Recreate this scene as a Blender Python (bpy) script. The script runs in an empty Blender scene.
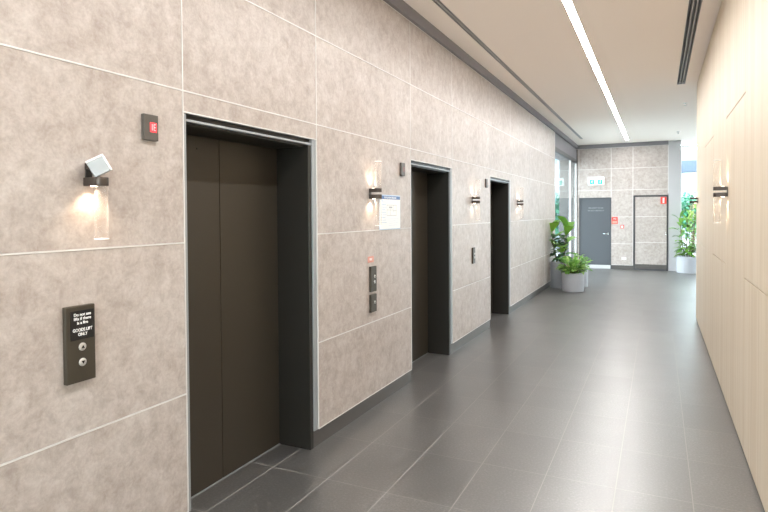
import bpy, bmesh, math, random
from mathutils import Vector, Matrix
random.seed(7)
S = bpy.context.scene
C = S.collection
PI = math.pi

# ------------------------------------------------------------------ camera, sky, exposure
cam = bpy.data.cameras.new('camera'); cam_o = bpy.data.objects.new('camera', cam); C.objects.link(cam_o)
yaw, pitch, roll = 0.447952819, 0.019903316, 0.00651449724
cy_, sy_ = math.cos(yaw), math.sin(yaw)
fw = Vector((-sy_*math.cos(pitch), cy_*math.cos(pitch), -math.sin(pitch)))
rt = Vector((cy_, sy_, 0)); dn = fw.cross(rt)
cr, sr = math.cos(roll), math.sin(roll)
rt2 = cr*rt + sr*dn; dn2 = -sr*rt + cr*dn
M = Matrix.Identity(4)
for i in range(3):
    M[i][0] = rt2[i]; M[i][1] = -dn2[i]; M[i][2] = -fw[i]
M[2][3] = 1.6
cam_o.matrix_world = M
cam.sensor_width = 36; cam.lens = 571.051549/768*36; cam.shift_y = -(256-224.851693)/768
cam.clip_start = .02; cam.clip_end = 300
S.camera = cam_o

world = bpy.data.worlds.new('sky'); S.world = world; world.use_nodes = True
wn = world.node_tree.nodes; wb = wn['Background']
wb.inputs[0].default_value = (.86, .94, 1, 1); wb.inputs[1].default_value = 6.6

S.view_settings.view_transform = 'Standard'; S.view_settings.look = 'None'
S.view_settings.gamma = 1; S.view_settings.use_curve_mapping = False
S.view_settings.exposure = 0.80
STRIP = 54.0          # ceiling light strip emission strength
GLOW = 0.5            # watts of each sconce lamp

# ------------------------------------------------------------------ materials
def nodes(name):
    m = bpy.data.materials.new(name); m.use_nodes = True
    nt = m.node_tree; return m, nt, nt.nodes['Principled BSDF']
def mat(name, col, rough=.5, metal=0, spec=.5, emit=None, es=0, bump=0, bscale=60, trans=0):
    m, nt, b = nodes(name)
    b.inputs['Base Color'].default_value = (*col, 1); b.inputs['Roughness'].default_value = rough
    b.inputs['Metallic'].default_value = metal; b.inputs['Specular IOR Level'].default_value = spec
    N = nt.nodes; L = nt.links
    tc = N.new('ShaderNodeTexCoord'); n = N.new('ShaderNodeTexNoise'); n.inputs['Scale'].default_value = bscale
    n.inputs['Detail'].default_value = 3
    L.new(tc.outputs['Object'], n.inputs['Vector'])
    mr = N.new('ShaderNodeMapRange'); mr.inputs['To Min'].default_value = rough*.9; mr.inputs['To Max'].default_value = min(1, rough*1.1)
    L.new(n.outputs['Fac'], mr.inputs['Value']); L.new(mr.outputs[0], b.inputs['Roughness'])
    if bump:
        bp = N.new('ShaderNodeBump'); bp.inputs['Strength'].default_value = bump; bp.inputs['Distance'].default_value = .002
        L.new(n.outputs['Fac'], bp.inputs['Height']); L.new(bp.outputs[0], b.inputs['Normal'])
    if emit:
        b.inputs['Emission Color'].default_value = (*emit, 1); b.inputs['Emission Strength'].default_value = es
    return m

def ramp(nt, stops):
    r = nt.nodes.new('ShaderNodeValToRGB'); e = r.color_ramp.elements
    while len(e) < len(stops): e.new(.5)
    for k, (p, c) in enumerate(stops): e[k].position = p; e[k].color = (*c, 1)
    return r

def stone_mat():
    m, nt, b = nodes('stone_cladding'); N = nt.nodes; L = nt.links
    tc = N.new('ShaderNodeTexCoord'); g = N.new('ShaderNodeNewGeometry')
    off = N.new('ShaderNodeVectorMath'); off.operation = 'SCALE'; off.inputs[0].default_value = (37, 53, 71)
    L.new(g.outputs['Random Per Island'], off.inputs['Scale'])
    add = N.new('ShaderNodeVectorMath'); L.new(tc.outputs['Object'], add.inputs[0]); L.new(off.outputs[0], add.inputs[1])
    def noise(s, d, r, dist=0):
        n = N.new('ShaderNodeTexNoise'); n.inputs['Scale'].default_value = s; n.inputs['Detail'].default_value = d
        n.inputs['Roughness'].default_value = r; n.inputs['Distortion'].default_value = dist
        L.new(add.outputs[0], n.inputs['Vector']); return n
    a = noise(2.2, 8, .62, .4); c = noise(13, 8, .74, .3); f = noise(70, 4, .6)
    r1 = ramp(nt, [(.30, (.365, .310, .279)), (.50, (.450, .397, .366)), (.70, (.532, .490, .464))])
    r2 = ramp(nt, [(.35, (.300, .250, .220)), (.5, (.446, .394, .363)), (.65, (.578, .538, .513))])
    L.new(a.outputs['Fac'], r1.inputs[0]); L.new(c.outputs['Fac'], r2.inputs[0])
    mx = N.new('ShaderNodeMix'); mx.data_type = 'RGBA'; mx.inputs[0].default_value = .55
    L.new(r1.outputs[0], mx.inputs[6]); L.new(r2.outputs[0], mx.inputs[7])
    r3 = ramp(nt, [(.35, (.93, .93, .93)), (.65, (1.05, 1.05, 1.05))]); L.new(f.outputs['Fac'], r3.inputs[0])
    m2 = N.new('ShaderNodeMix'); m2.data_type = 'RGBA'; m2.blend_type = 'MULTIPLY'; m2.inputs[0].default_value = 1
    L.new(mx.outputs[2], m2.inputs[6]); L.new(r3.outputs[0], m2.inputs[7])
    L.new(m2.outputs[2], b.inputs['Base Color'])
    b.inputs['Roughness'].default_value = .42; b.inputs['Specular IOR Level'].default_value = .45
    bp = N.new('ShaderNodeBump'); bp.inputs['Strength'].default_value = .12; bp.inputs['Distance'].default_value = .002
    L.new(f.outputs['Fac'], bp.inputs['Height']); L.new(bp.outputs[0], b.inputs['Normal'])
    return m

def wood_mat():
    m, nt, b = nodes('maple_veneer'); N = nt.nodes; L = nt.links
    tc = N.new('ShaderNodeTexCoord'); sp = N.new('ShaderNodeSeparateXYZ'); L.new(tc.outputs['Object'], sp.inputs[0])
    g = N.new('ShaderNodeNewGeometry')
    # veneer strips about 45 mm wide, each with its own tone
    q = N.new('ShaderNodeMath'); q.operation = 'MULTIPLY'; q.inputs[1].default_value = 22; L.new(sp.outputs['Y'], q.inputs[0])
    fl = N.new('ShaderNodeMath'); fl.operation = 'FLOOR'; L.new(q.outputs[0], fl.inputs[0])
    ad = N.new('ShaderNodeMath'); ad.operation = 'ADD'; L.new(fl.outputs[0], ad.inputs[0])
    r100 = N.new('ShaderNodeMath'); r100.operation = 'MULTIPLY'; r100.inputs[1].default_value = 91.7
    L.new(g.outputs['Random Per Island'], r100.inputs[0]); L.new(r100.outputs[0], ad.inputs[1])
    wn_ = N.new('ShaderNodeTexWhiteNoise'); wn_.noise_dimensions = '1D'; L.new(ad.outputs[0], wn_.inputs['W'])
    mp = N.new('ShaderNodeMapping'); mp.inputs['Scale'].default_value = (160, 160, 2.5); L.new(tc.outputs['Object'], mp.inputs['Vector'])
    n = N.new('ShaderNodeTexNoise'); n.inputs['Scale'].default_value = 1; n.inputs['Detail'].default_value = 4
    L.new(mp.outputs[0], n.inputs['Vector'])
    r = ramp(nt, [(.2, (.72, .612, .468)), (.8, (.77, .672, .536))]); L.new(wn_.outputs['Value'], r.inputs[0])
    r2 = ramp(nt, [(.35, (.93, .92, .90)), (.65, (1.04, 1.04, 1.04))]); L.new(n.outputs['Fac'], r2.inputs[0])
    mx = N.new('ShaderNodeMix'); mx.data_type = 'RGBA'; mx.blend_type = 'MULTIPLY'; mx.inputs[0].default_value = 1
    L.new(r.outputs[0], mx.inputs[6]); L.new(r2.outputs[0], mx.inputs[7]); L.new(mx.outputs[2], b.inputs['Base Color'])
    b.inputs['Roughness'].default_value = .5; b.inputs['Specular IOR Level'].default_value = .35
    return m

TY0, TX0, TW, TL = 3.530, -1.797, .3945, .606
def floor_mat():
    m, nt, b = nodes('grey_porcelain_tiles'); N = nt.nodes; L = nt.links
    tc = N.new('ShaderNodeTexCoord'); sp = N.new('ShaderNodeSeparateXYZ'); L.new(tc.outputs['Object'], sp.inputs[0])
    def mth(op, a, bb=None, c=None):
        x = N.new('ShaderNodeMath'); x.operation = op
        for i, v in enumerate((a, bb, c)):
            if v is None: continue
            if isinstance(v, (int, float)): x.inputs[i].default_value = v
            else: L.new(v, x.inputs[i])
        return x.outputs[0]
    u = mth('DIVIDE', mth('SUBTRACT', sp.outputs['X'], TX0), TW)
    v = mth('DIVIDE', mth('SUBTRACT', sp.outputs['Y'], TY0), TL)
    fu, fv = mth('FLOOR', u), mth('FLOOR', v)
    du = mth('MULTIPLY', mth('ABSOLUTE', mth('SUBTRACT', mth('FRACT', mth('ADD', u, .5)), .5)), TW)
    dv = mth('MULTIPLY', mth('ABSOLUTE', mth('SUBTRACT', mth('FRACT', mth('ADD', v, .5)), .5)), TL)
    g = mth('LESS_THAN', mth('MINIMUM', mth('MULTIPLY', du, 1.0), mth('MULTIPLY', dv, 1.25)), .0027)
    cmb = N.new('ShaderNodeCombineXYZ'); L.new(fu, cmb.inputs[0]); L.new(fv, cmb.inputs[1])
    w = N.new('ShaderNodeTexWhiteNoise'); L.new(cmb.outputs[0], w.inputs['Vector'])
    n = N.new('ShaderNodeTexNoise'); n.inputs['Scale'].default_value = 75; n.inputs['Detail'].default_value = 6; n.inputs['Roughness'].default_value = .7
    n2 = N.new('ShaderNodeTexNoise'); n2.inputs['Scale'].default_value = 3; n2.inputs['Detail'].default_value = 4
    L.new(tc.outputs['Object'], n.inputs['Vector']); L.new(tc.outputs['Object'], n2.inputs['Vector'])
    val = mth('ADD', mth('ADD', mth('MULTIPLY', mth('SUBTRACT', n.outputs['Fac'], .5), 1.5), mth('MULTIPLY', mth('SUBTRACT', w.outputs['Value'], .5), .10)),
              mth('ADD', mth('MULTIPLY', mth('SUBTRACT', n2.outputs['Fac'], .5), .2), .5))
    r = ramp(nt, [(0.05, (.012, .011, .011)), (.5, (.066, .064, .062)), (.95, (.19, .186, .182))]); L.new(val, r.inputs[0])
    mx = N.new('ShaderNodeMix'); mx.data_type = 'RGBA'; L.new(g, mx.inputs[0]); L.new(r.outputs[0], mx.inputs[6])
    mx.inputs[7].default_value = (.35, .343, .33, 1)
    L.new(mx.outputs[2], b.inputs['Base Color'])
    rr = mth('ADD', mth('ADD', mth('MULTIPLY', n.outputs['Fac'], .22), .25), mth('MULTIPLY', g, .4))
    L.new(rr, b.inputs['Roughness']); b.inputs['Specular IOR Level'].default_value = .9; b.inputs['IOR'].default_value = 2.0
    L.new(mth('SUBTRACT', .9, mth('MULTIPLY', g, .85)), b.inputs['Specular IOR Level'])
    bp = N.new('ShaderNodeBump'); bp.inputs['Strength'].default_value = .35; bp.inputs['Distance'].default_value = .002
    L.new(n.outputs['Fac'], bp.inputs['Height']); L.new(bp.outputs[0], b.inputs['Normal'])
    return m

def glass_mat(name, tint=(1, 1, 1), base=.04):
    m, nt, b = nodes(name); N = nt.nodes; L = nt.links; N.remove(b)
    t = N.new('ShaderNodeBsdfTransparent'); t.inputs[0].default_value = (*tint, 1)
    gl = N.new('ShaderNodeBsdfGlossy'); gl.inputs['Roughness'].default_value = .03
    fr = N.new('ShaderNodeFresnel'); fr.inputs[0].default_value = 1.45
    ad = N.new('ShaderNodeMath'); ad.operation = 'MULTIPLY_ADD'; ad.inputs[1].default_value = .35; ad.inputs[2].default_value = base
    L.new(fr.outputs[0], ad.inputs[0])
    mx = N.new('ShaderNodeMixShader'); L.new(ad.outputs[0], mx.inputs[0]); L.new(t.outputs[0], mx.inputs[1]); L.new(gl.outputs[0], mx.inputs[2])
    L.new(mx.outputs[0], N['Material Output'].inputs[0]); return m

def tube_mat():
    m, nt, b = nodes('clear_acrylic_tube'); N = nt.nodes; L = nt.links; N.remove(b)
    t = N.new('ShaderNodeBsdfTransparent'); t.inputs[0].default_value = (.99, .985, .98, 1)
    d = N.new('ShaderNodeBsdfTranslucent'); d.inputs[0].default_value = (.95, .94, .92, 1)
    d2 = N.new('ShaderNodeBsdfDiffuse'); d2.inputs[0].default_value = (.95, .94, .92, 1)
    dd = N.new('ShaderNodeMixShader'); dd.inputs[0].default_value = .5; L.new(d.outputs[0], dd.inputs[1]); L.new(d2.outputs[0], dd.inputs[2])
    lw = N.new('ShaderNodeLayerWeight'); lw.inputs[0].default_value = .35
    ma = N.new('ShaderNodeMath'); ma.operation = 'MULTIPLY_ADD'; ma.inputs[1].default_value = .14; ma.inputs[2].default_value = .012
    L.new(lw.outputs['Facing'], ma.inputs[0])
    mx = N.new('ShaderNodeMixShader'); L.new(ma.outputs[0], mx.inputs[0]); L.new(t.outputs[0], mx.inputs[1]); L.new(dd.outputs[0], mx.inputs[2])
    L.new(mx.outputs[0], N['Material Output'].inputs[0]); return m

def leaf_mat(name, c1, c2):
    m, nt, b = nodes(name); N = nt.nodes; L = nt.links
    g = N.new('ShaderNodeNewGeometry'); r = ramp(nt, [(0, c1), (1, c2)]); L.new(g.outputs['Random Per Island'], r.inputs[0])
    L.new(r.outputs[0], b.inputs['Base Color']); b.inputs['Roughness'].default_value = .38
    t = N.new('ShaderNodeBsdfTranslucent'); L.new(r.outputs[0], t.inputs[0])
    mx = N.new('ShaderNodeMixShader'); mx.inputs[0].default_value = .3
    L.new(b.outputs[0], mx.inputs[1]); L.new(t.outputs[0], mx.inputs[2]); L.new(mx.outputs[0], N['Material Output'].inputs[0])
    return m

K = dict(
    stone=stone_mat(), wood=wood_mat(), floor=floor_mat(),
    trim=mat('pale_aluminium_trim', (.72, .71, .70), .45, .15),
    steel=mat('satin_steel', (.34, .36, .38), .45, .4),
    plinth=mat('brushed_dark_metal', (.12, .113, .107), .38, .6, bump=.3, bscale=14),
    bronze=mat('dark_bronze_door', (.050, .042, .031), .42, .3, bump=.05, bscale=200),
    bronze_in=mat('dark_bronze_jamb', (.026, .024, .020), .42, .35),
    ceil=mat('ceiling_paint', (.95, .868, .800), .85, bump=.05, bscale=120),
    band=mat('grey_bulkhead_paint', (.225, .215, .23), .75),
    black=mat('black_recess', (.012, .012, .012), .8),
    slot=mat('dark_grey_diffuser', (.06, .06, .065), .5),
    blade=mat('diffuser_blade', (.42, .41, .42), .5),
    strip=mat('light_strip_diffuser', (.9, .9, .9), .5, emit=(1, .975, .955), es=STRIP),
    shade=mat('bronze_bracket', (.085, .07, .06), .4, .6),
    tube=tube_mat(),
    glass=glass_mat('window_glass', (.93, .97, .97), .03),
    ice=mat('frosted_block', (.42, .455, .48), .35),
    icerim=mat('white_rim', (.93, .93, .92), .4),
    lamp=mat('lamp_emitter', (1, .9, .8), .5, emit=(1, .76, .56), es=10),
    panel=mat('bronze_faceplate', (.065, .056, .042), .42, .4),
    housing=mat('grey_brown_housing', (.105, .095, .085), .45, .3),
    blackgloss=mat('black_display', (.012, .012, .014), .25),
    white=mat('white_plastic', (.85, .85, .84), .5),
    button=mat('steel_button', (.62, .61, .59), .3, .7),
    red=mat('red_led', (.6, .02, .02), .4, emit=(1, .04, .06), es=.9),
    redhot=mat('bright_red_led', (.9, .3, .3), .4, emit=(1, .30, .30), es=1.5),
    unlit=mat('unlit_red_display', (.16, .06, .055), .35),
    redsign=mat('red_sign', (.78, .07, .05), .45),
    pink=mat('faded_red_sign', (.66, .30, .24), .5),
    paper=mat('white_paper', (.86, .87, .87), .55),
    blue=mat('blue_print', (.10, .19, .40), .5),
    lightblue=mat('pale_blue_print', (.50, .62, .76), .5),
    doorink=mat('door_lettering', (.22, .24, .26), .5),
    greyink=mat('grey_ink', (.42, .47, .50), .5),
    door=mat('charcoal_door_paint', (.075, .083, .094), .65),
    column=mat('pale_grey_column', (.46, .46, .475), .55),
    green=mat('green_exit_glyph', (.0, .50, .36), .4, emit=(.0, .60, .42), es=.12),
    exitw=mat('exit_sign_face', (.85, .9, .9), .4, emit=(.80, 1, .98), es=.2),
    pot=mat('grey_planter', (.30, .315, .345), .6, bump=.1),
    potw=mat('pale_ribbed_planter', (.42, .44, .48), .6),
    soil=mat('soil', (.05, .035, .025), .9, bump=.6, bscale=50),
    bark=mat('bark', (.17, .12, .08), .8, bump=.6, bscale=40),
    fig=leaf_mat('fiddle_leaf', (.07, .22, .035), (.24, .46, .06)),
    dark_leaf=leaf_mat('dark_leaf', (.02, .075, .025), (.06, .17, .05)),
    bushy=leaf_mat('bushy_leaf', (.09, .27, .05), (.36, .58, .14)),
    tree=leaf_mat('tree_leaf', (.03, .17, .10), (.10, .38, .22)),
    build=mat('pale_render', (.36, .41, .46), .8),
    bglass=mat('building_window_glass', (.16, .27, .33), .2),
    pave_bounce=mat('pale_bounce_ground', (.72, .70, .68), .8),  # kept bright so the added near end ground bounces daylight indoors
    pave_grey=mat('grey_pavement', (.34, .34, .34), .8),
    canopy=mat('canopy_metal', (.10, .135, .19), .6),
    kick=mat('pale_kick_plate', (.55, .55, .55), .5, .2),
    chrome=mat('chrome', (.75, .75, .76), .2, 1),
)

# ------------------------------------------------------------------ mesh helpers
class MB:
    def __init__(s): s.bm = bmesh.new()
    def _idx(s, fs, mi, smooth=False):
        for f in fs: f.material_index = mi; f.smooth = smooth
    def box(s, x0, x1, y0, y1, z0, z1, bev=0, mi=0, mx=None):
        r = bmesh.ops.create_cube(s.bm, size=1)
        vs = r['verts']
        for v in vs:
            v.co = Vector((x0+(v.co.x+.5)*(x1-x0), y0+(v.co.y+.5)*(y1-y0), z0+(v.co.z+.5)*(z1-z0)))
        fs = {f for v in vs for f in v.link_faces}
        if bev:
            es = list({e for v in vs for e in v.link_edges})
            r = bmesh.ops.bevel(s.bm, geom=es, offset=bev, segments=2, affect='EDGES', profile=.5, clamp_overlap=True)
            fs = set(); seen = set(r['verts']); st = list(r['verts'])
            while st:
                v = st.pop()
                for f in v.link_faces: fs.add(f)
                for e in v.link_edges:
                    o = e.other_vert(v)
                    if o not in seen: seen.add(o); st.append(o)
            vs = list(seen)
        s._idx(fs, mi)
        if mx is not None: bmesh.ops.transform(s.bm, matrix=mx, verts=list(vs))
        return s
    def lathe(s, prof, n=32, c=(0, 0, 0), axis='Z', mi=0, ribs=0, rib=0, smooth=True, cap=True):
        rings = []
        for (r, z) in prof:
            ring = []
            for k in range(n):
                a = 2*PI*k/n; rr = r*(1 + (rib*abs(math.sin(ribs*a/2)) if ribs else 0))
                p = (rr*math.cos(a), rr*math.sin(a), z)
                if axis == 'X': p = (z, rr*math.cos(a), rr*math.sin(a))
                if axis == 'Y': p = (rr*math.sin(a), z, rr*math.cos(a))
                ring.append(s.bm.verts.new((p[0]+c[0], p[1]+c[1], p[2]+c[2])))
            rings.append(ring)
        fs = []
        for a, b in zip(rings, rings[1:]):
            for k in range(n): fs.append(s.bm.faces.new((a[k], a[(k+1) % n], b[(k+1) % n], b[k])))
        s._idx(fs, mi, smooth)
        if cap: 
            f2 = [s.bm.faces.new(rings[0][::-1]), s.bm.faces.new(rings[-1])]; s._idx(f2, mi)
        return s
    def tube(s, pts, rad, n=8, mi=0):
        pts = [Vector(p) for p in pts]
        if not isinstance(rad, (list, tuple)): rad = [rad]*len(pts)
        rings = []
        for i, p in enumerate(pts):
            d = (pts[min(i+1, len(pts)-1)]-pts[max(i-1, 0)]).normalized()
            u = d.orthogonal().normalized() if i == 0 else (u - u.dot(d)*d).normalized()
            w = d.cross(u)
            rings.append([s.bm.verts.new(p+rad[i]*(u*math.cos(2*PI*k/n)+w*math.sin(2*PI*k/n))) for k in range(n)])
        fs = []
        for a, b in zip(rings, rings[1:]):
            for k in range(n): fs.append(s.bm.faces.new((a[k], a[(k+1) % n], b[(k+1) % n], b[k])))
        fs += [s.bm.faces.new(rings[0][::-1]), s.bm.faces.new(rings[-1])]
        s._idx(fs, mi, True); return s
    def leaf(s, base, d, length, width, droop=.35, fold=.18, shape='oval', seg=7, mi=0, rollv=0):
        """a curved, folded blade leaving base along d and bending down"""
        d = Vector(d).normalized(); side = d.cross(Vector((0, 0, 1)))
        if side.length < .05: side = Vector((1, 0, 0))
        side.normalize(); up = side.cross(d).normalized()
        side = (side*math.cos(rollv)+up*math.sin(rollv)).normalized(); up = side.cross(d).normalized()
        rows = []; p = Vector(base); dd = d.copy()
        for i in range(seg+1):
            t = i/seg
            if shape == 'oval': w = math.sin(PI*min(1, t*.97+.015))**.75
            elif shape == 'fiddle': w = (math.sin(PI*min(1, t*.96+.02))**.6)*(.62+.5*t)
            else: w = math.sin(PI*min(1, t*.96+.03)**.75)**.9
            w *= width/2
            nrm = side.cross(dd).normalized()
            rows.append([s.bm.verts.new(p - side*w + nrm*fold*w), s.bm.verts.new(p), s.bm.verts.new(p + side*w + nrm*fold*w)])
            p = p + dd*(length/seg); dd = (dd + Vector((0, 0, -droop/seg*1.6))).normalized()
        fs = []
        for a, b in zip(rows, rows[1:]):
            for k in range(2): fs.append(s.bm.faces.new((a[k], a[k+1], b[k+1], b[k])))
        s._idx(fs, mi, True); return s
    def build(s, name, m, parent=None, loc=None):
        me = bpy.data.meshes.new(name); s.bm.normal_update()
        if loc is not None: bmesh.ops.translate(s.bm, vec=-Vector(loc), verts=s.bm.verts[:])
        s.bm.to_mesh(me); s.bm.free()
        for x in (m if isinstance(m, (list, tuple)) else [m]): me.materials.append(K[x])
        o = bpy.data.objects.new(name, me); C.objects.link(o)
        if loc is not None: o.location = loc
        if parent is not None: o.parent = parent; 
        return o
def tag(o, label, cat, group=None):
    o['label'] = label; o['category'] = cat
    if group: o['group'] = group
    return o
def struct(o, label=None):
    o['kind'] = 'structure'
    if label: o['label'] = label
    return o
def thing(name, label, cat, loc, group=None, rz=0):
    o = bpy.data.objects.new(name, None); C.objects.link(o); o.empty_display_size = .05
    o.location = loc; o.rotation_euler = (0, 0, rz)
    return tag(o, label, cat, group)
def sempty(name, loc, label=None):
    o = bpy.data.objects.new(name, None); C.objects.link(o); o.location = loc; o.empty_display_size = .05
    return struct(o, label)
def text(body, size, m, parent, loc, rot, name='lettering', depth=.0006, align='CENTER', sx=1, spacing=1.0, bold=0):
    cu = bpy.data.curves.new('t', 'FONT'); cu.body = body; cu.size = size; cu.extrude = depth; cu.align_x = align
    cu.space_line = spacing; cu.offset = bold
    t = bpy.data.objects.new('t', cu); C.objects.link(t)
    dg = bpy.context.evaluated_depsgraph_get(); me = bpy.data.meshes.new_from_object(t.evaluated_get(dg))
    bpy.data.objects.remove(t); bpy.data.curves.remove(cu)
    me.name = name; me.materials.clear(); me.materials.append(K[m])
    o = bpy.data.objects.new(name, me); C.objects.link(o); o.parent = parent
    o.location = loc; o.rotation_euler = rot; o.scale = (sx, 1, 1); return o
RL = (PI/2, 0, PI/2)       # text on the left wall, facing +X
RB = (PI/2, 0, 0)          # text on the end wall, facing -Y
RR = (PI/2, 0, -PI/2)      # text on the right wall

# ------------------------------------------------------------------ dimensions
XL, XR, YB, ZC = -2.105, .51, 17.2, 3.51
XD = -2.372                       # lift door plane
YN = -3.0                         # end of the corridor behind the camera
ROWS = [.12, .713, 1.462, 2.21, 2.811, 3.40]
OPEN = [(2.11, 3.325), (4.966, 6.17), (7.786, 8.99)]
OT = 2.107                        # top of a lift opening
COLS = [YN, -1.18, .46, 2.11, 3.325, 4.966, 6.17, 7.786, 8.99, 10.5, 12.0, 13.3]

# ------------------------------------------------------------------ floor, ceiling
b = MB(); b.box(-2.60, 4.6, YN-.2, 18.45, -.08, 0); struct(b.build('floor', 'floor'), 'dark grey porcelain tile floor')
LS = (-.790, -.712, YN+.2, 16.5)          # light strip hole
DL = (-1.835, -1.775, YN+.2, 15.7)        # left air slot
DR = (.245, .355, YN+.2, 9.68)            # right air slot
holes = [LS, DL, DR]
xs = sorted({-2.60, 4.6, *[h[0] for h in holes], *[h[1] for h in holes]})
ys = sorted({YN-.2, 18.45, *[h[2] for h in holes], *[h[3] for h in holes]})
b = MB()
for x0, x1 in zip(xs, xs[1:]):
    y = None
    runs = []
    for y0, y1 in zip(ys, ys[1:]):
        cx, cy = (x0+x1)/2, (y0+y1)/2
        solid = not any(h[0] < cx < h[1] and h[2] < cy < h[3] for h in holes)
        if solid:
            if runs and runs[-1][1] == y0: runs[-1][1] = y1
            else: runs.append([y0, y1])
    for r in runs: b.box(x0, x1, r[0], r[1], ZC, ZC+.08)
struct(b.build('ceiling', 'ceil'), 'smooth pale ceiling')

# ------------------------------------------------------------------ left wall
b = MB(); t = MB(); G = .004
for y0, y1 in zip(COLS, COLS[1:]):
    op = any(abs(y0-o[0]) < .01 for o in OPEN)
    for z0, z1 in zip(ROWS, ROWS[1:]):
        if op:
            if z1 < OT: continue
            z0 = max(z0, OT)
        b.box(XL-.022, XL, y0+G, y1-G, z0+G, z1-G, bev=.0015, mi=0)
    zs = [z for z in ROWS if not op or z > OT]
    if op: zs = [OT]+zs
    for z in zs: t.box(XL-.02, XL+.002, y0, y1, z-.0035, z+.0035)
for y in COLS[1:]: t.box(XL-.02, XL+.0018, y-.003, y+.003, .12, 3.40)
# wall core behind the stone, pierced by the lift openings
segs = [(YN, OPEN[0][0]), (OPEN[0][1], OPEN[1][0]), (OPEN[1][1], OPEN[2][0]), (OPEN[2][1], 13.3)]
for y0, y1 in segs: b.box(-2.60, XL-.0225, y0, y1, 0, 3.40, mi=1)
for y0, y1 in OPEN: b.box(-2.60, XL-.0225, y0, y1, OT+.001, 3.40, mi=1); b.box(-2.60, -2.44, y0, y1, 0, OT, mi=1)
b.box(-2.60, XL-.015, 13.302, 17.2, 3.10, 3.40, mi=2)     # painted bulkhead over the window
b.box(-2.60, XL-.015, 17.2, 17.35, 0, 3.40, mi=1)
wl = struct(b.build('wall_left', ['stone', 'plinth', 'band']), 'beige mottled stone clad wall with the lift openings')
t.build('joint_trim', 'trim', wl)
b = MB(); b.box(-2.60, -2.068, YN, 17.18, 3.402, ZC-.0005); struct(b.build('trim_1', 'band'), 'dark grey band along the top of the stone wall')
b = MB()
for y0, y1 in segs: b.box(XL-.0225, XL-.014, y0-(0 if y0 < 0 else .048), y1+(.022 if y1 < 13 else -.005), 0, .113, bev=.001)
struct(b.build('baseboard_left', 'plinth'), 'brushed dark metal skirting under the stone wall')

# ------------------------------------------------------------------ lift doors
def lift(n, y0, y1, label):
    r = sempty('door_%d' % n, (XD, (y0+y1)/2, 0), label)
    xf = XL-.004; wl_, wr_, hh = .024, .062, .044
    def ch(mb, name, m):
        o = mb.build(name, m, r); o.matrix_parent_inverse = Matrix.Translation(r.location).inverted(); return o
    f = MB()
    f.box(XL-.03, xf, y0+.0045, y0+wl_, .117, OT-.004, bev=.002); f.box(XL-.03, xf, y1-wr_+.012, y1-.0045, .117, OT-.004, bev=.002)
    f.box(XL-.03, xf-.004, y0+wl_, y1-wr_+.012, OT-hh, OT-hh+.013, bev=.002)
    ch(f, 'frame', 'steel')
    f = MB(); f.box(XL-.03, xf-.022, y0+wl_, y1-wr_+.012, OT-hh+.013, OT-.004, bev=.002); ch(f, 'header', 'bronze_in')
    j = MB(); s = .088
    j.box(XD-.03, XL-.031, y0+.005, y0+.03, 0, OT-hh, bev=.002)
    j.box(XD-.03, XL-.012, y1-s, y1-wr_+.011, 0, OT-hh-.001, bev=.002)
    j.box(XD-.03, XL-.031, y0+.03, y1-s, OT-hh-.012, OT-hh, bev=.002)
    ch(j, 'jamb_lining', 'bronze_in')
    ym = y0+.553
    p = MB(); p.box(XD-.028, XD, y0+.031, ym-.002, .006, OT-.058, bev=.002); ch(p, 'door_panel', 'bronze')
    p = MB(); p.box(XD-.028, XD, ym+.002, y1-s-.001, .006, OT-.058, bev=.002); ch(p, 'door_panel', 'bronze')
    if n == 1:
        p = MB(); p.lathe([(.0, 0), (.006, 0), (.006, .001), (0, .001)], 12, (XD+.0002, y0+.37, OT-.13), 'X', cap=False); ch(p, 'key_hole', 'black')
    s_ = MB(); s_.box(XD-.05, XD+.006, y0+.031, y1-s, 0, .004, bev=.001); ch(s_, 'sill', 'steel')
    return r
lift(1, *OPEN[0], 'nearest lift doorway with dark bronze doors')
lift(2, *OPEN[1], 'middle lift doorway with dark bronze doors')
lift(3, *OPEN[2], 'farthest lift doorway with dark bronze doors')

# ------------------------------------------------------------------ right wall (maple panels)
b = MB(); YE = 9.68
ycol = [4.39-1.19*6, 4.39-1.19*5, 4.39-1.19*4, 4.39-1.19*3, 4.39-1.19*2, 4.39-1.19, 4.39, 5.565, 6.78, 7.985, 9.19, YE]
ycol[0] = YN
b.box(XR+.018, XR+.16, YN, YE-.015, 0, ZC, mi=1)
for i, (y0, y1) in enumerate(zip(ycol, ycol[1:])):
    zj = 1.16 if i % 2 else 2.375
    if y1 == YE: zj = 2.375
    g = .003
    for z0, z1 in ((.018, zj-g*1.3), (zj+g*1.3, ZC-.012)):
        b.box(XR, XR+.017, y0+g*.75, y1-g*.75, z0, z1, bev=.0008, mi=0)
b.box(XR+.001, XR+.162, YE-.0145, YE, .018, ZC-.012, bev=.001, mi=0)
b.box(XR+.145, XR+.162, YN, YE-.016, .018, ZC-.012, mi=0)
struct(b.build('wall_right', ['wood', 'slot']), 'pale maple veneer panelled wall')

# ------------------------------------------------------------------ corridor end behind the camera

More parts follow.
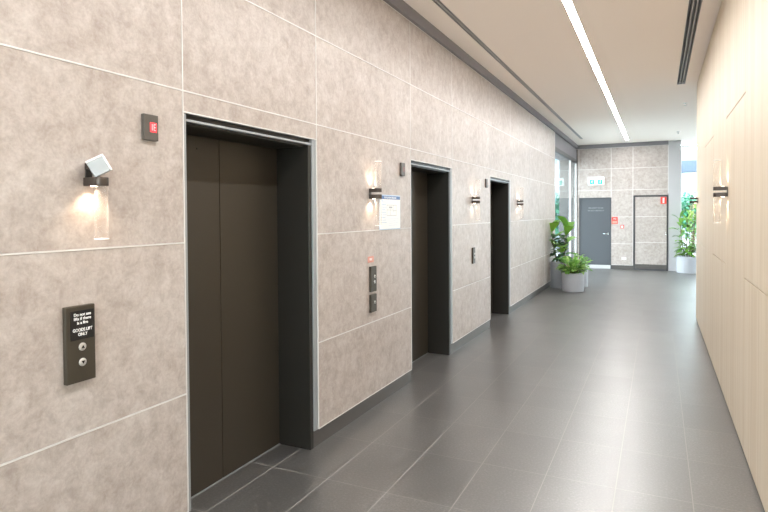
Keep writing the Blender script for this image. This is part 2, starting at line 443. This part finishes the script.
# ------------------------------------------------------------------ end wall
b = MB(); t = MB()
XC = [-2.10, -2.055, -1.195, -.635, .235]
DX0, DX1, DZ = -2.03, -1.19, 1.985
CX0, CX1, CZ = -.612, .238, 2.045
for x0, x1 in zip(XC, XC[1:]):
    for z0, z1 in zip(ROWS, ROWS[1:]):
        a, c = x0, x1
        if x0 == -2.055:
            if z1 < DZ: continue
            z0 = max(z0, DZ+.02)
        if x0 == -.635:
            if z1 < CZ: continue
            z0 = max(z0, CZ+.008)
        b.box(a+G, c-G, YB, YB+.022, z0+G, z1-G, bev=.0015, mi=0)
    for z in ROWS[3:]: t.box(x0, x1, YB-.002, YB+.02, z-.005, z+.005)
    if x0 == -1.195:
        for z in ROWS[:3]: t.box(x0+.01, x1, YB-.002, YB+.02, z-.005, z+.005)
for x in XC[1:]: t.box(x-.006, x+.006, YB-.0018, YB+.02, .12 if x in (XC[2],XC[3]) else 2.1, 3.40)
b.box(-2.60, DX0, YB+.0225, YB+.15, 0, 3.40, mi=1); b.box(DX1, CX0, YB+.0225, YB+.15, 0, 3.40, mi=1)
b.box(DX0, DX1, YB+.0225, YB+.15, DZ+.02, 3.40, mi=1); b.box(-2.5, .235, YB+.151, YB+.22, 0, 3.40, mi=1); b.box(CX0, .235, YB+.0225, YB+.15, 2.1, 3.40, mi=1); b.box(CX0, .235, YB+.06, YB+.15, 0, 2.1, mi=1)
we = struct(b.build('wall_far', ['stone', 'plinth']), 'beige stone clad end wall'); t.build('joint_trim', 'trim', we)
b = MB(); b.box(-2.066, .238, YB-.03, YB+.1, 3.402, ZC-.0005); struct(b.build('trim_2', 'band'), 'dark grey band above the end wall')
b = MB(); b.box(DX1+.02, CX0-.004, YB+.008, YB+.02, 0, .115, bev=.001); struct(b.build('baseboard_far', 'plinth'), 'dark skirting of the end wall')
b = MB(); b.box(.240, .54, YB, YB+.5, 0, 2.20, bev=.004); b.box(.240, .54, YB, YB+.5, 2.208, ZC-.002, bev=.004); b.box(.25, .53, YB+.01, YB+.49, 2.19, 2.22)
struct(b.build('trim_3', 'column'), 'pale grey clad column at the end of the stone wall')

def kid(mb, name, m, r):
    o = mb.build(name, m, r); o.matrix_parent_inverse = r.matrix_world.inverted() if False else Matrix.Translation(r.location).inverted(); return o
# charcoal fire door
r = sempty('door_4', ((DX0+DX1)/2, YB, 0), 'charcoal fire stair door in the end wall')
p = MB(); p.box(DX0+.022, DX1-.022, YB+.012, YB+.055, .105, DZ-.005, bev=.003); kid(p, 'door_panel', 'door', r)
p = MB(); p.box(DX0, DX0+.02, YB-.004, YB+.06, 0, DZ+.018); p.box(DX1-.02, DX1, YB-.004, YB+.06, 0, DZ+.018); p.box(DX0+.02, DX1-.02, YB+.002, YB+.06, DZ, DZ+.0195)
kid(p, 'frame', 'door', r)
p = MB(); p.box(DX0+.022, DX1-.022, YB+.003, YB+.05, .012, .103, bev=.002); kid(p, 'kick_plate', 'kick', r)
p = MB(); p.box(DX0+.02, DX1-.02, YB-.02, YB+.06, 0, .011, bev=.002); kid(p, 'threshold', 'steel', r)
h = MB(); h.lathe([(.026, 0), (.026, .008)], 20, (DX1-.09, YB+.003, .99), 'Y'); h.tube([(DX1-.09, YB+.005, .99), (DX1-.09, YB-.04, .99), (DX1-.10, YB-.046, .99), (DX1-.215, YB-.046, .99)], .010)
kid(h, 'handle', 'chrome', r)
for body, z in (('FIRE SAFETY DOOR', 1.70), ('DO NOT OBSTRUCT', 1.625)):
    o = text(body, .046, 'doorink', r, (0, 0, 0), RB, 'lettering', .0008, bold=.001); o.location = (-1.60-r.location.x, .0105, z)
# stone faced service cupboard
r = thing('service_cupboard', 'stone faced hydrant cupboard with slim dark frame in the end wall', 'cupboard', ((CX0+CX1)/2, YB, 0))
p = MB(); w = .03
p.box(CX0, CX0+w, YB-.012, YB+.05, 0, CZ); p.box(CX1-w, CX1, YB-.012, YB+.05, 0, CZ); p.box(CX0+w, CX1-w, YB-.012, YB+.05, CZ-w, CZ)
p.box(CX0+w, CX1-w, YB-.008, YB+.05, 0, .035); kid(p, 'frame', 'slot', r)
p = MB()
zz = [.155, .76, 1.47, CZ-w-.006]
for z0, z1 in zip(zz, zz[1:]): p.box(CX0+w+.006, CX1-w-.006, YB, YB+.03, z0+.003, z1-.003, bev=.0015)
dr = kid(p, 'door', 'stone', r)
for z in zz[1:-1]:
    p = MB(); p.box(CX0+w+.008, CX1-w-.008, YB-.0015, YB+.02, z-.005, z+.005); kid(p, 'joint_trim', 'trim', r)
p = MB(); p.box(CX0+w+.006, CX1-w-.006, YB-.002, YB+.03, .04, .150, bev=.002); kid(p, 'kick_plate', 'plinth', r)
p = MB(); p.box(CX1-w-.030, CX1-w-.012, YB-.014, YB+.002, .97, 1.03, bev=.003); kid(p, 'latch', 'chrome', r)

# ------------------------------------------------------------------ windows
def win(n, axis, plane, a0, a1, z1, mull, label, thick=.05, head=.10, frame='steel', fw_=.045):
    """glazed screen; axis 'Y' runs along y at x=plane, axis 'X' runs along x at y=plane"""
    loc = (plane, (a0+a1)/2, 0) if axis == 'Y' else ((a0+a1)/2, plane, 0)
    r = sempty('window_%d' % n, loc, label)
    def bx(mb, u0, u1, d0, d1, z0, z1_, **k):
        if axis == 'Y': mb.box(plane+d0, plane+d1, u0, u1, z0, z1_, **k)
        else: mb.box(u0, u1, plane+d0, plane+d1, z0, z1_, **k)
    f = MB(); bx(f, a0, a1, -thick, 0, z1-head, z1, bev=.003); bx(f, a0, a1, -thick, 0, 0, .05, bev=.003)
    kid(f, 'window_frame', frame, r)
    ms = [a0+fw_/2]+mull+[a1-fw_/2]
    for m_ in ms:
        f = MB(); bx(f, m_-fw_/2, m_+fw_/2, -thick+.002, -.002, .05, z1-head, bev=.003); kid(f, 'mullion', 'trim', r)
    for m0, m1 in zip(ms, ms[1:]):
        g = MB(); bx(g, m0+fw_/2, m1-fw_/2, -thick/2-.004, -thick/2+.004, .05, z1-head); kid(g, 'glass_pane', 'glass', r)
    return r
win(1, 'Y', XL-.01, 13.305, 17.19, 3.098, [16.0], 'tall glazed window beside the far end of the stone wall', frame='slot')
win(4, 'X', YN, -2.12, XR+.16, 2.80, [-1.2, -.27], 'glazing added at the unseen near end of the corridor for fill daylight', frame='trim', head=.06)  # added out of view behind the camera, lets in fill daylight
b = MB(); b.box(-2.12, XR+.16, YN-.06, YN, 2.802, ZC-.001); struct(b.build('wall_near', 'ceil'), 'plain wall above the added near end glazing')
win(2, 'X', 18.40, .545, 4.58, ZC-.03, [1.9, 3.2], 'full height window beyond the pale column', frame='trim', head=.06)
win(3, 'Y', 4.60, 15.0, 18.34, 2.9, [16.1, 17.2], 'full height glazing along the side of the lobby', frame='trim', head=.06)
b = MB(); b.box(XR+.165, 4.6, 9.2, 9.36, 0, ZC); b.box(4.55, 4.68, 9.361, 14.999, 0, ZC); b.box(4.55, 4.68, 15.0, 18.34, 2.902, ZC); struct(b.build('wall_lobby', 'ceil'), 'plain lobby wall behind the maple wall')

# ------------------------------------------------------------------ ceiling fittings
def ck(mb, name, m, r): return kid(mb, name, m, r)
r = thing('linear_ceiling_light', 'long white light strip set flush in the ceiling', 'ceiling light', ((LS[0]+LS[1])/2, 8, ZC))
p = MB(); p.box(LS[0]+.004, LS[1]-.004, LS[2]+.002, LS[3]-.004, ZC+.004, ZC+.02); ck(p, 'diffuser', 'strip', r)
p = MB(); p.box(LS[0], LS[0]+.0035, LS[2], LS[3], ZC-.001, ZC+.04); p.box(LS[1]-.0035, LS[1], LS[2], LS[3], ZC-.001, ZC+.04)
p.box(LS[0]+.0036, LS[1]-.0036, LS[3]-.0035, LS[3], ZC-.001, ZC+.04); p.box(LS[0], LS[1], LS[2], LS[3], ZC+.041, ZC+.06); ck(p, 'housing', 'trim', r)
def diffuser(h, n, label):
    x0, x1, y0, y1 = h
    r = thing('linear_air_diffuser', label, 'air diffuser', ((x0+x1)/2, 8, ZC))
    p = MB(); p.box(x0, x1, y0, y1, ZC+.05, ZC+.075); ck(p, 'plenum', 'black', r)
    p = MB(); p.box(x0, x0+.004, y0, y1, ZC-.002, ZC+.049); p.box(x1-.006, x1, y0, y1, ZC-.002, ZC+.049); p.box(x0+.0062, x1-.0062, y1-.006, y1, ZC-.002, ZC+.049)
    ck(p, 'frame', 'blade', r)
    for k in range(1, n):
        xc = x0+(x1-x0)*k/n
        p = MB(); p.box(xc-(.010 if n == 2 else .006), xc+(.010 if n == 2 else .006), y0, y1-.0062, ZC-.002, ZC+.045); ck(p, 'blade', 'blade', r)
    for k in range(n):
        a, c = x0+(x1-x0)*k/n+.011, x0+(x1-x0)*(k+1)/n-.011
        p = MB(); p.box(a, c, y0, y1-.007, ZC+.025, ZC+.035); ck(p, 'slot', 'slot', r)
diffuser(DL, 2, 'thin two slot air diffuser in the ceiling beside the stone wall')
diffuser(DR, 3, 'wide three slot air diffuser in the ceiling beside the maple wall')
for (x, y, lab) in ((.42, 11.4, 'nearer small ceiling sprinkler past the end of the maple wall'), (.42, 15.4, 'farther small ceiling sprinkler close to the pale column')):
    r = thing('sprinkler_head', lab, 'sprinkler', (x, y, ZC), 'ceiling sprinklers')
    p = MB(); p.lathe([(.035, -.004), (.038, 0)], 20, (x, y, ZC-.0005)); ck(p, 'rose', 'chrome', r)
    p = MB(); p.lathe([(.009, -.045), (.009, -.004)], 12, (x, y, ZC)); p.lathe([(.022, -.05), (.022, -.046)], 16, (x, y, ZC)); ck(p, 'deflector', 'chrome', r)

# ------------------------------------------------------------------ wall sconces
def spot(name, parent, loc, up):
    l = bpy.data.lights.new(name, 'SPOT'); l.energy = GLOW*4; l.color = (1, .74, .52); l.spot_size = R_(125); l.spot_blend = .7
    l.shadow_soft_size = .012
    o = bpy.data.objects.new(name, l); C.objects.link(o); o.parent = parent; o.location = loc
    o.rotation_euler = (PI if up else 0, 0, 0); return o
def R_(a): return math.radians(a)
def sconce(sgn, x, y, label, broken=False):
    """built in local space, +x is away from the wall"""
    r = thing('wall_sconce', label, 'wall lamp', (x, y, 1.76), 'bronze and glass wall sconces', 0 if sgn > 0 else PI)
    zb = 1.76
    d, rr = .076, .027
    p = MB(); p.box(0, .007, -.016, .016, -.038, .040, bev=.002); p.build('back_plate', 'shade', r)
    for (z0, z1, low) in ((-.041, -.007, True), (.012, .042, False)):
        if broken and not low:
            p = MB(); p.box(.012, .040, -.024, .024, z0+.014, z1+.012, bev=.002); p.build('bracket', 'shade', r); continue
        p = MB(); p.box(.010, d, -.030, .030, z0, z1, bev=.002); p.lathe([(rr+.001, z0), (rr+.002, z0+.002), (rr+.002, z1-.002), (rr+.001, z1)], 28, (d, 0, 0))
        p.build('bracket', 'shade', r)
    def glass(z0, z1):
        p = MB()
        p.lathe([(rr-.003, z0), (rr, z0), (rr, z1), (rr-.003, z1), (rr-.003, z0)], 32, (d, 0, 0), cap=False)
        g = p.build('glass_tube', 'tube', r)
        zc = z1 if abs(z1) > abs(z0) else z0
        q = MB(); q.lathe([(rr-.0035, zc-.002), (rr+.0006, zc-.002), (rr+.0006, zc+.002), (rr-.0035, zc+.002), (rr-.0035, zc-.002)], 32, (d, 0, 0), cap=False); q.build('glass_rim', 'icerim', g)
    def bulb(z0, up):
        p = MB(); p.lathe([(.004, z0-.001), (.013, z0-.001), (.013, z0+.001), (.004, z0+.001)], 20, (.034, 0, 0)); p.build('lamp', 'lamp', r)
        spot('lamp_light', r, (.036, 0, z0+(.006 if up else -.006)), up)
    glass(-.040-.215, -.042); bulb(-.0415, False)
    if not broken:
        glass(.044, .044+.215); bulb(.0425, True)
    else:
        # the upper block has come loose and leans over
        mx = Matrix.Translation((.052, .010, .038)) @ Matrix.Rotation(R_(-37), 4, 'Z') @ Matrix.Rotation(R_(29), 4, 'X')
        p = MB(); p.box(-.030, .030, -.034, .030, -.034, .030, bev=.003, mx=mx); blk = p.build('loose_shade', 'ice', r)
        p = MB(); p.box(-.032, .031, -.035, .038, .0302, .038, bev=.003, mx=mx); p.box(-.032, .031, .0302, .038, -.035, .030, bev=.003, mx=mx); p.build('shade_rim', 'icerim', blk)
    return r
sconce(1, XL, 1.586, 'bronze wall sconce with its upper shade knocked askew beside the nearest lift', True)
sconce(1, XL, 4.12, 'bronze sconce with clear tubes beside the framed floor plan')
sconce(1, XL, 6.93, 'bronze sconce with clear tubes between the middle and farthest lifts')
sconce(1, XL, 9.47, 'bronze sconce with clear tubes past the farthest lift')
sconce(-1, XR, 5.42, 'nearer bronze sconce with clear tubes on the maple wall')
sconce(-1, XR, 9.28, 'farther bronze sconce at the end of the maple wall')

# ------------------------------------------------------------------ lift indicators and call panels
def indicator(y, label, z=2.0, w=.082, lit=True):
    r = thing('lift_indicator', label, 'lift indicator', (XL, y, z), 'floor indicators beside the lifts')
    p = MB(); p.box(0, .020, -w/2, w/2, -.060, .058, bev=.003); p.build('housing', 'housing', r)
    p = MB(); p.box(.0185, .0212, -.008, .030, -.022, .022, bev=.0008); d = p.build('display', 'red' if lit else 'unlit', r)
    if not lit: return r
    p = MB()
    for (a, c, e, f) in ((.002, .0045, -.014, .015), (.012, .024, .0125, .015), (.012, .024, -.001, .0015), (.012, .024, -.014, -.0115), (.012, .0145, -.014, .015)):
        p.box(.0208, .0219, a, c, e, f)
    p.build('digits', 'redhot', d)
    return r
indicator(1.897, 'dark floor indicator with red digits left of the nearest lift')
indicator(4.755, 'dark floor indicator left of the middle lift', lit=False)
indicator(7.57, 'dark floor indicator left of the farthest lift', lit=False)

r = thing('lift_call_panel', 'tall dark goods lift call panel with black notice and two buttons', 'call panel', (XL, 1.525, 1.086))
p = MB(); p.box(0, .022, -.062, .066, -.153, .153, bev=.003); p.build('faceplate', 'panel', r)
p = MB(); p.box(.0215, .0232, -.044, .060, .018, .134, bev=.0005); nt_ = p.build('notice', 'blackgloss', r)
text('Do not use\nlifts if there\nis a fire', .0165, 'white', nt_, (.0236, .008, .113), RL, spacing=1.0, sx=1.0, bold=.0003)
text('GOODS LIFT\nONLY', .0178, 'white', nt_, (.0236, .008, .051), RL, spacing=1.0, sx=.85, bold=.0003)
def button(r, y, z, up, x=.022, rad=.016):
    p = MB(); p.lathe([(rad, 0), (rad, .003), (rad-.003, .0055), (0.001, .0055)], 24, (x, y, z), 'X'); b_ = p.build('button', 'button', r)
    q = MB(); s = rad*.5*(1 if up else -1)
    v = [q.bm.verts.new((x+.0058, y+a, z+c)) for a, c in ((-abs(s), -s*.7), (abs(s), -s*.7), (0, s*.9))]; q.bm.faces.new(v if up else v[::-1])
    q.build('arrow', 'blackgloss', b_)
button(r, .006, -.012, True); button(r, .006, -.074, False)

G2 = 'small lift call panels'
r = thing('lift_call_panel', 'upper two button lift call panel left of the middle lift', 'call panel', (XL, 4.145, 1.067), G2)
p = MB(); p.box(0, .020, -.050, .050, -.102, .104, bev=.003); p.build('faceplate', 'panel', r)
button(r, .012, .022, True, .020, .013); button(r, .012, -.024, False, .020, .013)
r = thing('lift_call_panel', 'lower single button lift call panel left of the middle lift', 'call panel', (XL, 4.145, .871), G2)
p = MB(); p.box(0, .020, -.050, .050, -.072, .072, bev=.003); p.build('faceplate', 'panel', r)
button(r, .012, .006, True, .020, .013)
r = thing('lift_call_panel', 'narrow dark call panel left of the farthest lift', 'call panel', (XL, 6.955, 1.065), G2)
p = MB(); p.box(0, .020, -.045, .045, -.100, .100, bev=.003); p.build('faceplate', 'panel', r)
button(r, .008, .02, True, .020, .012); button(r, .008, -.025, False, .020, .012)

r = thing('small_wall_sign', 'small faded red sign above the two button call panel', 'sign', (XL, 4.125, 1.228))
p = MB(); p.box(0, .003, -.052, .052, -.025, .025, bev=.0008); p.build('sign_plate', 'pink', r)
text('FIRE', .026, 'paper', r, (.0034, 0, -.008), RL)

# framed floor plan, A3 landscape
r = thing('evacuation_diagram', 'white floor plan sheet with blue header in a clear holder', 'notice', (XL, 4.50, 1.61))
p = MB(); p.box(0, .004, -.214, .214, -.150, .150, bev=.001); p.build('backing', 'lightblue', r)
p = MB(); p.box(.0042, .0050, -.205, .205, -.141, .141); sh = p.build('sheet', 'paper', r)
p = MB(); p.box(.0050, .0056, -.205, .205, .112, .141); hb = p.build('header', 'blue', sh)
text('EVACUATION DIAGRAM', .022, 'paper', sh, (.0058, 0, .119), RL, bold=.0003)
p = MB()
for y0, y1, z0, z1 in ((-.07, .13, .06, .064), (-.07, .13, -.03, -.026), (-.07, -.066, -.03, .064), (.126, .13, -.03, .064), (-.0, .004, -.03, .03), (.06, .064, 0, .064), (-.07, .06, .018, .022), (.064, .13, .012, .016), (-.03, .04, .035, .05)):
    p.box(.0050, .0055, y0, y1, z0, z1)
p.build('plan_drawing', 'greyink', sh)
p = MB()
for k in range(9): p.box(.0050, .0055, -.185, -.10+.012*(k % 3), .085-.022*k, .091-.022*k)
for k in range(4): p.box(.0050, .0055, -.04, .17-.02*(k % 2), -.06-.018*k, -.056-.018*k)
p.box(.0050, .0055, -.19, -.15, .095, .108)
p.build('key_text', 'lightblue', sh)

# ------------------------------------------------------------------ signs on the end wall
r = thing('exit_sign', 'white illuminated exit box with two green squares above the charcoal door', 'exit sign', (-1.59, YB, 2.48))
p = MB(); p.box(-.215, .215, -.05, 0, -.115, .115, bev=.008); p.build('housing', 'exitw', r)
for x0 in (-.168, .050):
    p = MB(); p.box(x0, x0+.118, -.053, -.0495, -.09, .035, bev=.002); g_ = p.build('green_panel', 'green', r)
    q = MB(); q.lathe([(.009, 0), (.009, .001)], 12, (x0+.066, -.0542, .015), 'Y')
    q.tube([(x0+.064, -.0536, .002), (x0+.055, -.0536, -.032)], .007, 6); q.tube([(x0+.055, -.0536, -.032), (x0+.075, -.0536, -.045), (x0+.07, -.0536, -.072)], .005, 6)
    q.tube([(x0+.055, -.0536, -.032), (x0+.04, -.0536, -.052), (x0+.022, -.0536, -.052)], .005, 6)
    q.tube([(x0+.085, -.0536, -.018), (x0+.064, -.0536, -.003), (x0+.04, -.0536, -.012)], .004, 6); q.build('running_figure', 'exitw', g_)
r = thing('fire_sign', 'small red and white sign to the right of the charcoal door', 'sign', (-1.10, YB, 1.362))
p = MB(); p.box(-.078, .078, -.004, 0, -.10, .10, bev=.001); p.build('sign_plate', 'redsign', r)
text('FIRE', .05, 'paper', r, (0, -.0048, .03), RB, sx=.9)
p = MB(); p.box(-.06, .06, -.0048, -.004, -.08, -.01); p.build('pictogram', 'pink', r)
r = thing('break_glass_unit', 'small red manual call point beside the red sign', 'call point', (-.905, YB, 1.19))
p = MB(); p.box(-.045, .045, -.045, 0, -.045, .045, bev=.005); p.build('housing', 'redsign', r)
p = MB(); p.box(-.026, .026, -.047, -.044, -.028, .028, bev=.001); p.build('glass_plate', 'white', r)
r = thing('power_outlet', 'white double power outlet low on the end wall', 'outlet', (-.86, YB, .305))
p = MB(); p.box(-.06, .06, -.012, 0, -.038, .038, bev=.003); p.build('plate', 'white', r)
for x in (-.03, .03):
    p = MB(); p.box(x-.007, x-.004, -.0128, -.0115, -.012, 0); p.box(x+.004, x+.007, -.0128, -.0115, -.012, 0); p.box(x-.005, x+.005, -.015, -.0115, .012, .026, bev=.001); p.build('socket', 'greyink', r)
r = thing('hydrant_sign', 'red and white fire equipment sign on the stone cupboard door', 'sign', (.125, YB-.0025, 1.905))
p = MB(); p.box(-.072, .072, -.004, 0, -.095, .095, bev=.001); p.build('sign_plate', 'redsign', r)
p = MB(); p.box(-.022, .022, -.0052, -.004, -.07, .07, bev=.001); p.tube([(-.0, -.006, .05), (0, -.006, -.05)], .010, 6); p.build('pictogram', 'paper', r)

# ------------------------------------------------------------------ potted plants
def pot(x, y, rad, h, m, ribs, name, label, group='grey planters on the tiled floor'):
    r = thing(name, label, 'plant', (x, y, 0), group)
    p = MB(); n = 96 if ribs else 40
    p.lathe([(rad*.965, 0), (rad*.98, .012), (rad, h*.96), (rad, h), (rad*.90, h), (rad*.88, h-.06)], n, ribs=ribs, rib=.035 if ribs else 0)
    p.build('pot', m, r)
    p = MB(); p.lathe([(rad*.87, h-.07), (rad*.87, h-.045), (.01, h-.035)], 32); p.build('soil', 'soil', r)
    return r
def keep(f, r):
    # leaves that meet the stone wall bend back along it
    lim = XL+.03-r.location.x
    for v in f.bm.verts:
        if v.co.x < lim: v.co.x = lim+(v.co.x-lim)*.06
def fig(r, z0, ztop, nst, seed, spread, nl, lw=.16, ll=.24, m='fig'):
    rnd = random.Random(seed); f = MB(); st = MB()
    for k in range(nst):
        a = 2*PI*k/nst + rnd.uniform(-.4, .4); ox, oy = spread*.3*math.cos(a), spread*.3*math.sin(a)
        top = ztop - rnd.uniform(0, .25)*(k > 0)
        pts = [Vector((ox*(1+1.6*t)+.012*math.sin(6*t+k), oy*(1+1.6*t), z0+(top-z0-.12)*t)) for t in [i/8 for i in range(9)]]
        st.tube(pts, [.013-.007*i/8 for i in range(9)], 8)
        for j in range(nl):
            t = .22+.78*j/(nl-1); i = t*8; i0 = min(7, int(i)); p = pts[i0].lerp(pts[i0+1], i-i0)
            ang = 2.4*j+rnd.uniform(-.3, .3)+a; el = .25+.9*t+rnd.uniform(-.15, .15)
            d = Vector((math.cos(ang)*math.cos(el), math.sin(ang)*math.cos(el), math.sin(el)))
            q = p+d*.045; st.tube([p, q], .004, 5)
            f.leaf(q, d, ll*rnd.uniform(.75, 1.1), lw*rnd.uniform(.8, 1.1), rnd.uniform(.5, 1.0), .22, 'fiddle', 7, 0, rnd.uniform(-.4, .4))
    keep(f, r); st.build('stem', 'bark', r); f.build('foliage', m, r)
def bush(r, z0, rad, h, n, seed, m='bushy', ll=.24, lw=.06):
    rnd = random.Random(seed); f = MB(); st = MB()
    for k in range(n):
        a = rnd.uniform(0, 2*PI); q = math.sqrt(rnd.random()); el = 1.45-.95*q+rnd.uniform(-.12, .12)
        root = Vector((.10*rad*math.cos(a)*rnd.random()*4, .10*rad*math.sin(a)*rnd.random()*4, z0))
        d = Vector((math.cos(a)*math.cos(el), math.sin(a)*math.cos(el), math.sin(el)))
        L = h*rnd.uniform(.15, .75)*(1 if q < .6 else .7); tip = root+d*L
        if k % 3 == 0: st.tube([root, (root+tip)/2+Vector((0, 0, .01)), tip], .004, 5)
        else:
            root2 = tip
        f.leaf(tip, d, ll*rnd.uniform(.7, 1.15), lw*rnd.uniform(.8, 1.25), rnd.uniform(.5, 1.3), .3, 'oval', 6, 0, rnd.uniform(-.5, .5))
    keep(f, r); st.build('stem', 'bark', r); f.build('foliage', m, r)
a_ = pot(-1.900, 12.58, .185, .55, 'pot', 0, 'potted_fiddle_leaf_fig', 'plant with big broad leaves in the tall grey cylinder pot by the stone wall')
fig(a_, .50, 1.36, 2, 14, .22, 8, .27, .34)
rr_ = random.Random(5); lo = MB()
for k in range(120):
    a = rr_.uniform(0, 2*PI); z = rr_.uniform(.58, 1.12); q = rr_.uniform(.02, .11)
    d = Vector((math.cos(a), math.sin(a), rr_.uniform(-.1, .7)))
    lo.leaf((q*math.cos(a), q*math.sin(a), z), d, rr_.uniform(.10, .16), .08, .8, .25, 'oval', 5)
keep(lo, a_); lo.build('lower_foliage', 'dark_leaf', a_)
b_ = pot(-1.560, 12.10, .212, .375, 'potw', 34, 'potted_bushy_plant', 'low bushy light green plant in the ribbed pale pot in front of the fig')
bush(b_, .34, .18, .42, 200, 3, ll=.165, lw=.055)
c_ = pot(-1.52, 12.88, .165, .44, 'potw', 0, 'potted_shrub', 'leafy shrub in the plain pale pot behind the ribbed one')
bush(c_, .38, .14, .34, 90, 8, 'fig', ll=.13, lw=.05)
d_ = pot(.70, 16.90, .262, .43, 'potw', 34, 'potted_dracaena', 'tall leafy plant in the ribbed pale pot beside the pale column')
fig(d_, .38, 1.72, 4, 31, .26, 15, .13, .28, 'bushy')
rr_ = random.Random(9); lo = MB()
for k in range(90):
    a = rr_.uniform(0, 2*PI); z = rr_.uniform(.44, .75); q = rr_.uniform(.02, .16)
    d = Vector((math.cos(a), math.sin(a), rr_.uniform(-.1, .8)))
    lo.leaf((q*math.cos(a), q*math.sin(a), z), d, rr_.uniform(.14, .26), .09, .7, .25, 'oval', 5)
lo.build('lower_foliage', 'fig', d_)

# ------------------------------------------------------------------ outside
b = MB(); b.box(-40, 40, 18.46, 70, -.1, -.02); b.box(-40, -2.62, YN-.2, 18.45, -.1, -.02); b.box(4.66, 40, YN-.2, 18.45, -.1, -.02)
struct(b.build('ground', 'pave_grey'), 'grey paving outside the far windows')
b = MB(); b.box(-40, 40, -40, YN-.21, -.1, -.02); struct(b.build('bounce_ground', 'pave_bounce'), 'pale unseen ground added outside the near end glazing to bounce daylight')  # unseen pale reflector, throws daylight up through the added glazing
def building(x0, x1, y0, y1, h, label, nx, nz):
    r = thing('office_building', label, 'building', ((x0+x1)/2, y0, -.02))
    p = MB(); p.box(x0, x1, y0, y1, -.02, h); kid(p, 'wall', 'build', r)
    for i in range(nx):
        for k in range(nz):
            wx = x0+(x1-x0)*(i+.5)/nx; ww = (x1-x0)/nx*.30; wz = .8+(h-.8)*(k+.45)/nz; wh = (h-.8)/nz*.27
            p = MB(); p.box(wx-ww, wx+ww, y0-.03, y0+.02, wz-wh, wz+wh); kid(p, 'window', 'bglass', r)
building(-6.3, -3.95, 27, 34, 11, 'pale rendered building seen through the left window', 2, 4)
building(-2.5, 8, 38, 46, 5.2, 'pale building behind the trees seen through the far window', 5, 2)
def canopy():
    r = thing('entrance_canopy', 'blue grey canopy beam outside the far window', 'canopy', (2.5, 21, 0))
    p = MB(); p.box(-.5, 6, 20.8, 21.2, 2.87, 3.25, bev=.01); kid(p, 'beam', 'canopy', r)
    for x in (-.3, 5.7):
        p = MB(); p.lathe([(.08, -.02), (.08, 2.88)], 20, (x, 21, 0)); kid(p, 'post', 'canopy', r)
canopy()
def tree(x, y, h, rad, seed, label):
    r = thing('street_tree', label, 'tree', (x, y, -.02), 'trees outside the windows')
    rnd = random.Random(seed); t_ = MB(); f = MB()
    t_.tube([(0, 0, 0), (.04, 0, h*.3), (-.02, .03, h*.6), (0, 0, h*.85)], [.10, .08, .05, .02], 10)
    tips = []
    for k in range(9):
        a = 2.4*k; z = h*(.28+.06*k); e = Vector((math.cos(a)*rad*.6, math.sin(a)*rad*.6, z+.35)); t_.tube([(0, 0, z), e*.5+Vector((0, 0, z*.5+.05)), e], [.03, .02, .01], 6); tips.append(e)
    t_.build('trunk', 'bark', r)
    for k in range(1500):
        c = rnd.choice(tips); v = Vector((rnd.gauss(0, 1), rnd.gauss(0, 1), rnd.gauss(0, .8)))*rad*.33
        d = Vector((rnd.uniform(-1, 1), rnd.uniform(-1, 1), rnd.uniform(-.6, .4)))
        f.leaf(c+v, d, .22, .12, .4, .2, 'oval', 3)
    f.build('foliage', 'tree', r)
tree(1.25, 26.5, 2.3, .85, 2, 'green tree outside the far window right of the pale column')
tree(-4.1, 24.5, 2.2, .8, 4, 'small green tree outside the left window')
